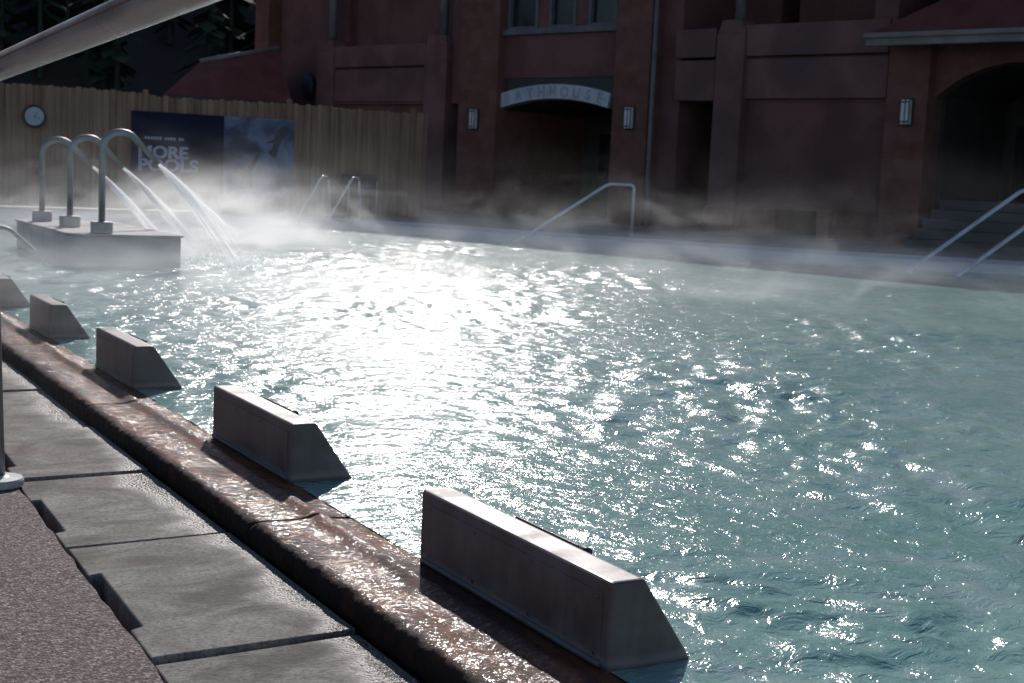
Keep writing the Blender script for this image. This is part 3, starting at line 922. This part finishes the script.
# door leaves deep in the openings
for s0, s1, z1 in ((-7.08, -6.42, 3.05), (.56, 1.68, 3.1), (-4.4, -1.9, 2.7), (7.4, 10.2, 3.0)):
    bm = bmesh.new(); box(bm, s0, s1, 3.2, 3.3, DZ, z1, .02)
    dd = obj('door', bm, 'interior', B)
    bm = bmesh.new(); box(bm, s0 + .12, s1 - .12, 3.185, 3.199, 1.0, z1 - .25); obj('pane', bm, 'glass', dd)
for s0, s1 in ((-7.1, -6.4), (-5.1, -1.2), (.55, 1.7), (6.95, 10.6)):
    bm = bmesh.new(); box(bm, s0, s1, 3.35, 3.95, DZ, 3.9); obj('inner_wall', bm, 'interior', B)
# windows: three lights with grey frames
for s0, s1 in ((-4.93, -3.9), (-3.5, -2.62), (-2.2, -1.3)):
    bm = bmesh.new()
    box(bm, s0, s0 + .07, .0, .2, 4.975, 6.6); box(bm, s1 - .07, s1, .0, .2, 4.975, 6.6); box(bm, s0 + .07, s1 - .07, .0, .2, 4.975, 5.03); box(bm, s0 + .07, s1 - .07, .0, .2, 6.5, 6.6)
    f = obj('window', bm, 'trim_grey', B)
    bm = bmesh.new(); box(bm, s0 + .071, s1 - .071, .12, .14, 5.031, 6.499); obj('pane', bm, 'glass', f)
    bm = bmesh.new(); box(bm, s0 + .071, s1 - .071, .5, .55, 4.98, 6.55); obj('blind', bm, 'interior', f)
bm = bmesh.new(); box(bm, -5.14, -1.16, -.1, .1, 4.81, 4.965, .015); obj('sill', bm, 'trim_grey', B)
for s0, s1 in ((-4.93, -3.9), (-3.5, -2.62), (-2.2, -1.3)):
    pass
bm = bmesh.new()
box(bm, -5.1, -1.2, .9, 3.9, 4.9, 6.6)
box(bm, .55, 1.7, 2.6, 3.9, 4.8, 6.9); box(bm, 2.45, 5.5, 2.2, 3.9, 4.8, 6.9)
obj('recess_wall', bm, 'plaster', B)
# vents in the base of the right wall
bm = bmesh.new(); box(bm, 2.45, 3.25, .10, 3.9, DZ, .80); box(bm, 4.95, 6.05, .10, 3.9, DZ, .80); box(bm, 2.46, 6.04, .06, 3.9, .74, .799)
for s_ in (3.25, 4.62): box(bm, s_, s_ + .33, -.06, 3.8, DZ, .738, .02)
obj('base_course', bm, 'stone', B)
# porch roof on the right
bm = bmesh.new()
V = [bm.verts.new(p) for p in ((6.2, -1.15, 4.38), (14, -1.15, 4.38), (14, 2.6, 6.6), (8.6, 2.6, 6.6), (6.2, 2.6, 4.38), (14, 2.6, 4.38))]
bm.faces.new([V[0], V[1], V[2], V[3]]); bm.faces.new([V[0], V[3], V[4]]); bm.faces.new([V[0], V[4], V[5], V[1]]); bm.faces.new([V[3], V[2], V[5], V[4]]); bm.faces.new([V[1], V[5], V[2]])
bmesh.ops.recalc_face_normals(bm, faces=list(bm.faces))
rf = obj('porch_roof', bm, 'roof_red', B)
bm = bmesh.new(); box(bm, 6.15, 14, -1.22, -1.14, 4.12, 4.365, .025); box(bm, 6.13, 14, -1.30, -1.22, 4.27, 4.37, .02); obj('fascia', bm, 'fascia', rf)
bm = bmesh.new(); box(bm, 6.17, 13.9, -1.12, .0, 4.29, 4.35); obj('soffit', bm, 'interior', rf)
# main roof
bm = bmesh.new(); prism(bm, [(-.6, Z8 + .01), (12.5, Z8 + .01), (5.5, Z8 + 2.4)], 'x', -16.0, 16.5); obj('roof', bm, 'roof_red', B)
# steps under the porch arch
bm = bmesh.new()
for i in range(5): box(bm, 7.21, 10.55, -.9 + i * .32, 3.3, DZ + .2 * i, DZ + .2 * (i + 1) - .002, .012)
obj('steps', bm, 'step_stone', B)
bm = bmesh.new(); tube(bm, [(.14, -.3, 7.0), (.14, -.3, 1.25), (.2, -.34, 1.05), (.2, -.34, DZ)], 0.055, 12); obj('downpipe', bm, 'trim_grey', B)

e_ = Vector((.3021, -.9533, 0)); inn = Vector((.9533, .3021, 0))
def fpt(s, y, z): return Vector((19.5, 27.8, 0)) + e_ * s + inn * y + Vector((0, 0, z))
FR = math.atan2(-.953, .302)
def sconce(s, z, y, label, h=.56):
    t = thing('wall_lamp', label, 'wall lamp', fpt(s, y, z), FR, 'rectangular wall lamps on the stone piers')
    bm = bmesh.new(); box(bm, -.13, .13, -.03, 0, 0, h, .01); obj('back_plate', bm, 'dark_plastic', t)
    bm = bmesh.new(); box(bm, -.10, .10, -.15, -.031, .03, h - .03, .02); obj('shade', bm, 'lamp_glass', t)
    bm = bmesh.new()
    for sx in (-.108, 0.0, .09): box(bm, sx, sx + .018, -.162, -.151, .0, h)
    for sz in (.07, h - .09): box(bm, -.115, .115, -.168, -.1625, sz, sz + .025)
    obj('cage', bm, 'dark_plastic', t)
sconce(-5.72, 2.36, -.255, 'small wall lamp left of the arched doorway')
sconce(-.50, 2.42, -.255, 'wall lamp between the arched doorway and the downpipe')
sconce(6.72, 2.58, -.305, 'largest wall lamp, on the pier left of the porch arch')
t = thing('wall_speaker', 'dark oval speaker on the wall above the fence', 'speaker', fpt(-13.3, .345, 3.3), FR)
bm = bmesh.new(); bmesh.ops.create_uvsphere(bm, u_segments=20, v_segments=12, radius=1.0)
for v in bm.verts: v.co = Vector((v.co.x * .28, v.co.y * .16 - .16, v.co.z * .42 + .3))
obj('housing', bm, 'dark_plastic', t, True)
bm = bmesh.new(); box(bm, -.08, .08, -.08, 0, .2, .4, .01); obj('bracket', bm, 'trim_grey', t)

# curved sign over the doorway
t = thing('arched_sign', 'pale curved sign with raised lettering above the arched doorway', 'sign', fpt(-3.2, .0, 0), FR)
half, sag = 1.80, .235; rad = (half ** 2 + sag ** 2) / (2 * sag); cz = 3.19 - rad; a0 = math.asin(half / rad)
bm = bmesh.new(); n = 30
lo = [(rad * math.sin(-a0 + 2 * a0 * i / n), cz + rad * math.cos(-a0 + 2 * a0 * i / n)) for i in range(n + 1)]
r2 = rad + .36
hi = [(r2 * math.sin(-a0 + 2 * a0 * i / n), cz + r2 * math.cos(-a0 + 2 * a0 * i / n)) for i in range(n + 1)]
prism(bm, lo + hi[::-1], 'y', -.07, .04); obj('panel', bm, 'sign_stone', t)
word = 'BATHHOUSE'; rm = rad + .055
for i, ch in enumerate(word):
    b = text_mesh(ch, 0.36, 0.006, 0.006)
    xs = [v.co.x for v in b.verts]; cx_ = (max(xs) + min(xs)) / 2
    an = -a0 * .84 + 2 * a0 * .84 * i / (len(word) - 1)
    bm = bmesh.new()
    join(bm, b, Matrix.Translation((rm * math.sin(an), -.076, cz + rm * math.cos(an))) @ Matrix.Rotation(an, 4, 'Y') @ Matrix.Rotation(R(90), 4, 'X') @ Matrix.Translation((-cx_, 0, 0)))
    obj('letter', bm, 'sign_letter', t)

# ------------------------------------------------------------------ wooded hillside
bm = bmesh.new()
nx_, ny_ = 50, 26
rows = []
def hill_z(x, y): 
    f = max(0.0, (y - 62) / 150)
    return -0.5 + 70 * f ** 0.9 + (5 * mn.noise(Vector((x * .02, y * .02, 0))) + 2.0 * mn.noise(Vector((x * .07, y * .07, 3)))) * min(1, f * 6)
for j in range(ny_):
    y_ = 62 + 170 * j / (ny_ - 1)
    rows.append([bm.verts.new((-160 + 400 * i / (nx_ - 1), y_, hill_z(-160 + 400 * i / (nx_ - 1), y_))) for i in range(nx_)])
for a, b in zip(rows, rows[1:]):
    for i in range(nx_ - 1):
        f = bm.faces.new([a[i], a[i + 1], b[i + 1], b[i]]); f.smooth = True
structure('hill', bm, 'hill', True)
bm = bmesh.new()
rnd = random.Random(3)
for i in range(560):
    y_ = rnd.uniform(66, 150); x_ = y_ * math.tan(R(rnd.uniform(-8, 26))) + rnd.uniform(-6, 6)
    z_ = hill_z(x_, y_); hgt = rnd.uniform(5, 11)
    base = Vector((x_, y_, z_))
    tube(bm, [base, base + Vector((0, 0, hgt * .9))], [0.18, 0.03], 5, 0, False)
    for k in range(70):
        f = rnd.random() ** .8
        zz = hgt * (.12 + .88 * f); rr = (1 - f) * hgt * .20 + .12
        a = rnd.uniform(0, 6.28); dr = rr * rnd.uniform(.55, 1.15)
        c0 = base + Vector((0, 0, zz + .25 * rr)); tip = base + Vector((dr * math.cos(a), dr * math.sin(a), zz - .28 * rr))
        sd = Vector((-math.sin(a), math.cos(a), 0)) * rr * rnd.uniform(.22, .4)
        mid = c0.lerp(tip, .6)
        vv = [bm.verts.new(p) for p in (c0, mid + sd, tip, mid - sd)]
        bm.faces.new(vv)
fo = obj('forest', bm, 'needles'); tag(fo, 'dark conifer wood on the hillside behind the fence', 'woodland', kind='stuff')

# ------------------------------------------------------------------ steam over the water
def mat_steam():
    m, nt, out = new_mat('steam')
    P = wobj(nt)
    s = N(nt, 'ShaderNodeSeparateXYZ'); nt.links.new(P, s.inputs[0])
    X, Y, Z = s.outputs
    n1 = noise(nt, mapping(nt, P, (.50, .50, 1.0), rot=(0, R(24), R(20))), 1.0, 7, 0.62, 1.9)
    wisps = maprange(nt, n1.outputs['Fac'], 0.525, 0.67, 0, 1, True)
    n0 = noise(nt, mapping(nt, P, (.16, .16, .1), loc=(3.1, 1.7, 0)), 1.0, 2, 0.5)
    patch = maprange(nt, n0.outputs['Fac'], 0.36, 0.62, 0.12, 1.0, True)
    lowz = math_(nt, 'POWER', maprange(nt, Z, 0.0, 0.75, 1, 0), 1.6)
    hiz = math_(nt, 'POWER', maprange(nt, Z, 0.0, 1.9, 1, 0), 2.2)
    far_ = maprange(nt, Y, 5.0, 13.0, 0.12, 1.0, True)
    tt = math_(nt, 'ADD', math_(nt, 'MULTIPLY', X, 0.815), math_(nt, 'MULTIPLY', Y, 0.579))
    far_ = math_(nt, 'MULTIPLY', far_, maprange(nt, tt, 19.0, 23.0, 1.0, 0.08, True))
    d1 = math_(nt, 'MULTIPLY', math_(nt, 'MULTIPLY', wisps, hiz), patch)
    d1 = math_(nt, 'MULTIPLY', d1, 0.26)
    d2 = math_(nt, 'MULTIPLY', math_(nt, 'MULTIPLY', lowz, maprange(nt, n1.outputs['Fac'], 0.42, 0.60, 0.12, 1.0)), 0.10)
    d2 = math_(nt, 'MULTIPLY', d2, maprange(nt, tt, 14.0, 21.0, 1.0, 0.05, True))
    base = math_(nt, 'MULTIPLY', math_(nt, 'ADD', d1, d2), far_)
    # thick plume where the jets fall
    dv = N(nt, 'ShaderNodeVectorMath', operation='SUBTRACT'); nt.links.new(P, dv.inputs[0]); dv.inputs[1].default_value = (6.1, 18.3, 0.1)
    dl = N(nt, 'ShaderNodeVectorMath', operation='LENGTH'); nt.links.new(mapping(nt, dv.outputs[0], (.52, .38, .92)), dl.inputs[0])
    pl = maprange(nt, dl.outputs['Value'], 0.15, 1.25, 1, 0, True)
    pl = math_(nt, 'MULTIPLY', math_(nt, 'MULTIPLY', pl, maprange(nt, n1.outputs['Fac'], 0.44, 0.60, 0.02, 1.0, True)), 1.1)
    dens = math_(nt, 'ADD', base, pl)
    v = N(nt, 'ShaderNodeVolumePrincipled')
    v.inputs['Color'].default_value = (0.97, 0.97, 0.97, 1)
    v.inputs['Anisotropy'].default_value = 0.5
    nt.links.new(dens, v.inputs['Density'])
    nt.links.new(v.outputs[0], out.inputs['Volume'])
    return m
M['steam'] = mat_steam()
bm = bmesh.new()
prism(bm, [(1.0, 5.0), (12.5, 5.0), (19.5, 12.5), (17.5, 19.0), (13.5, 25.5), (11.0, 28.9), (0.0, 28.9)], 'z', 0.09, 2.75)
st = obj('steam', bm, 'steam'); tag(st, 'drifting white steam rising off the warm water', 'steam', kind='stuff')

# ------------------------------------------------------------------ light, sky, camera
EL, AZ = 30.0, 26.1
sd = Vector((math.sin(R(AZ)) * math.cos(R(EL)), math.cos(R(AZ)) * math.cos(R(EL)), math.sin(R(EL))))
L = bpy.data.lights.new('sun', 'SUN'); L.energy = 4.3; L.angle = R(0.53); L.color = (1.0, 0.945, 0.905)
lo_ = bpy.data.objects.new('sun', L); C.objects.link(lo_); lo_.rotation_euler = (-sd).to_track_quat('-Z', 'Y').to_euler(); lo_.location = sd * 80
wd = bpy.data.worlds.new('World'); sc.world = wd; wd.use_nodes = True
nt = wd.node_tree
sky = nt.nodes.new('ShaderNodeTexSky'); sky.sky_type = 'NISHITA'; sky.sun_disc = False
sky.sun_elevation = R(EL); sky.sun_rotation = R(AZ); sky.altitude = 1800
nt.links.new(sky.outputs[0], nt.nodes['Background'].inputs[0]); nt.nodes['Background'].inputs[1].default_value = 0.10

cam = bpy.data.cameras.new('camera'); co_ = bpy.data.objects.new('camera', cam); C.objects.link(co_)
cam.sensor_width = 36; cam.lens = 1400 / 1024 * 36; cam.clip_end = 2000; cam.clip_start = 0.05
MW = Matrix(((0.87010907, 0.019812, -0.49246085, 0), (-0.49083378, 0.12532582, -0.86219234, 0), (0.0446363, 0.9919178, 0.11877153, 1.25), (0, 0, 0, 1)))
co_.matrix_world = MW
cam.dof.use_dof = True; cam.dof.focus_distance = 4.6; cam.dof.aperture_fstop = 7.0
sc.camera = co_

sc.view_settings.view_transform = 'Standard'; sc.view_settings.look = 'None'; sc.view_settings.exposure = -0.12; sc.view_settings.gamma = 1.0
sc.render.engine = 'CYCLES'
cy = sc.cycles
cy.max_bounces = 8; cy.diffuse_bounces = 4; cy.glossy_bounces = 3; cy.transmission_bounces = 4; cy.volume_bounces = 1; cy.transparent_max_bounces = 8
cy.volume_step_rate = 1.0; cy.volume_max_steps = 256
cy.sample_clamp_indirect = 6.0; cy.caustics_reflective = False; cy.caustics_refractive = False
try:
    cy.use_denoising = True
except Exception:
    pass
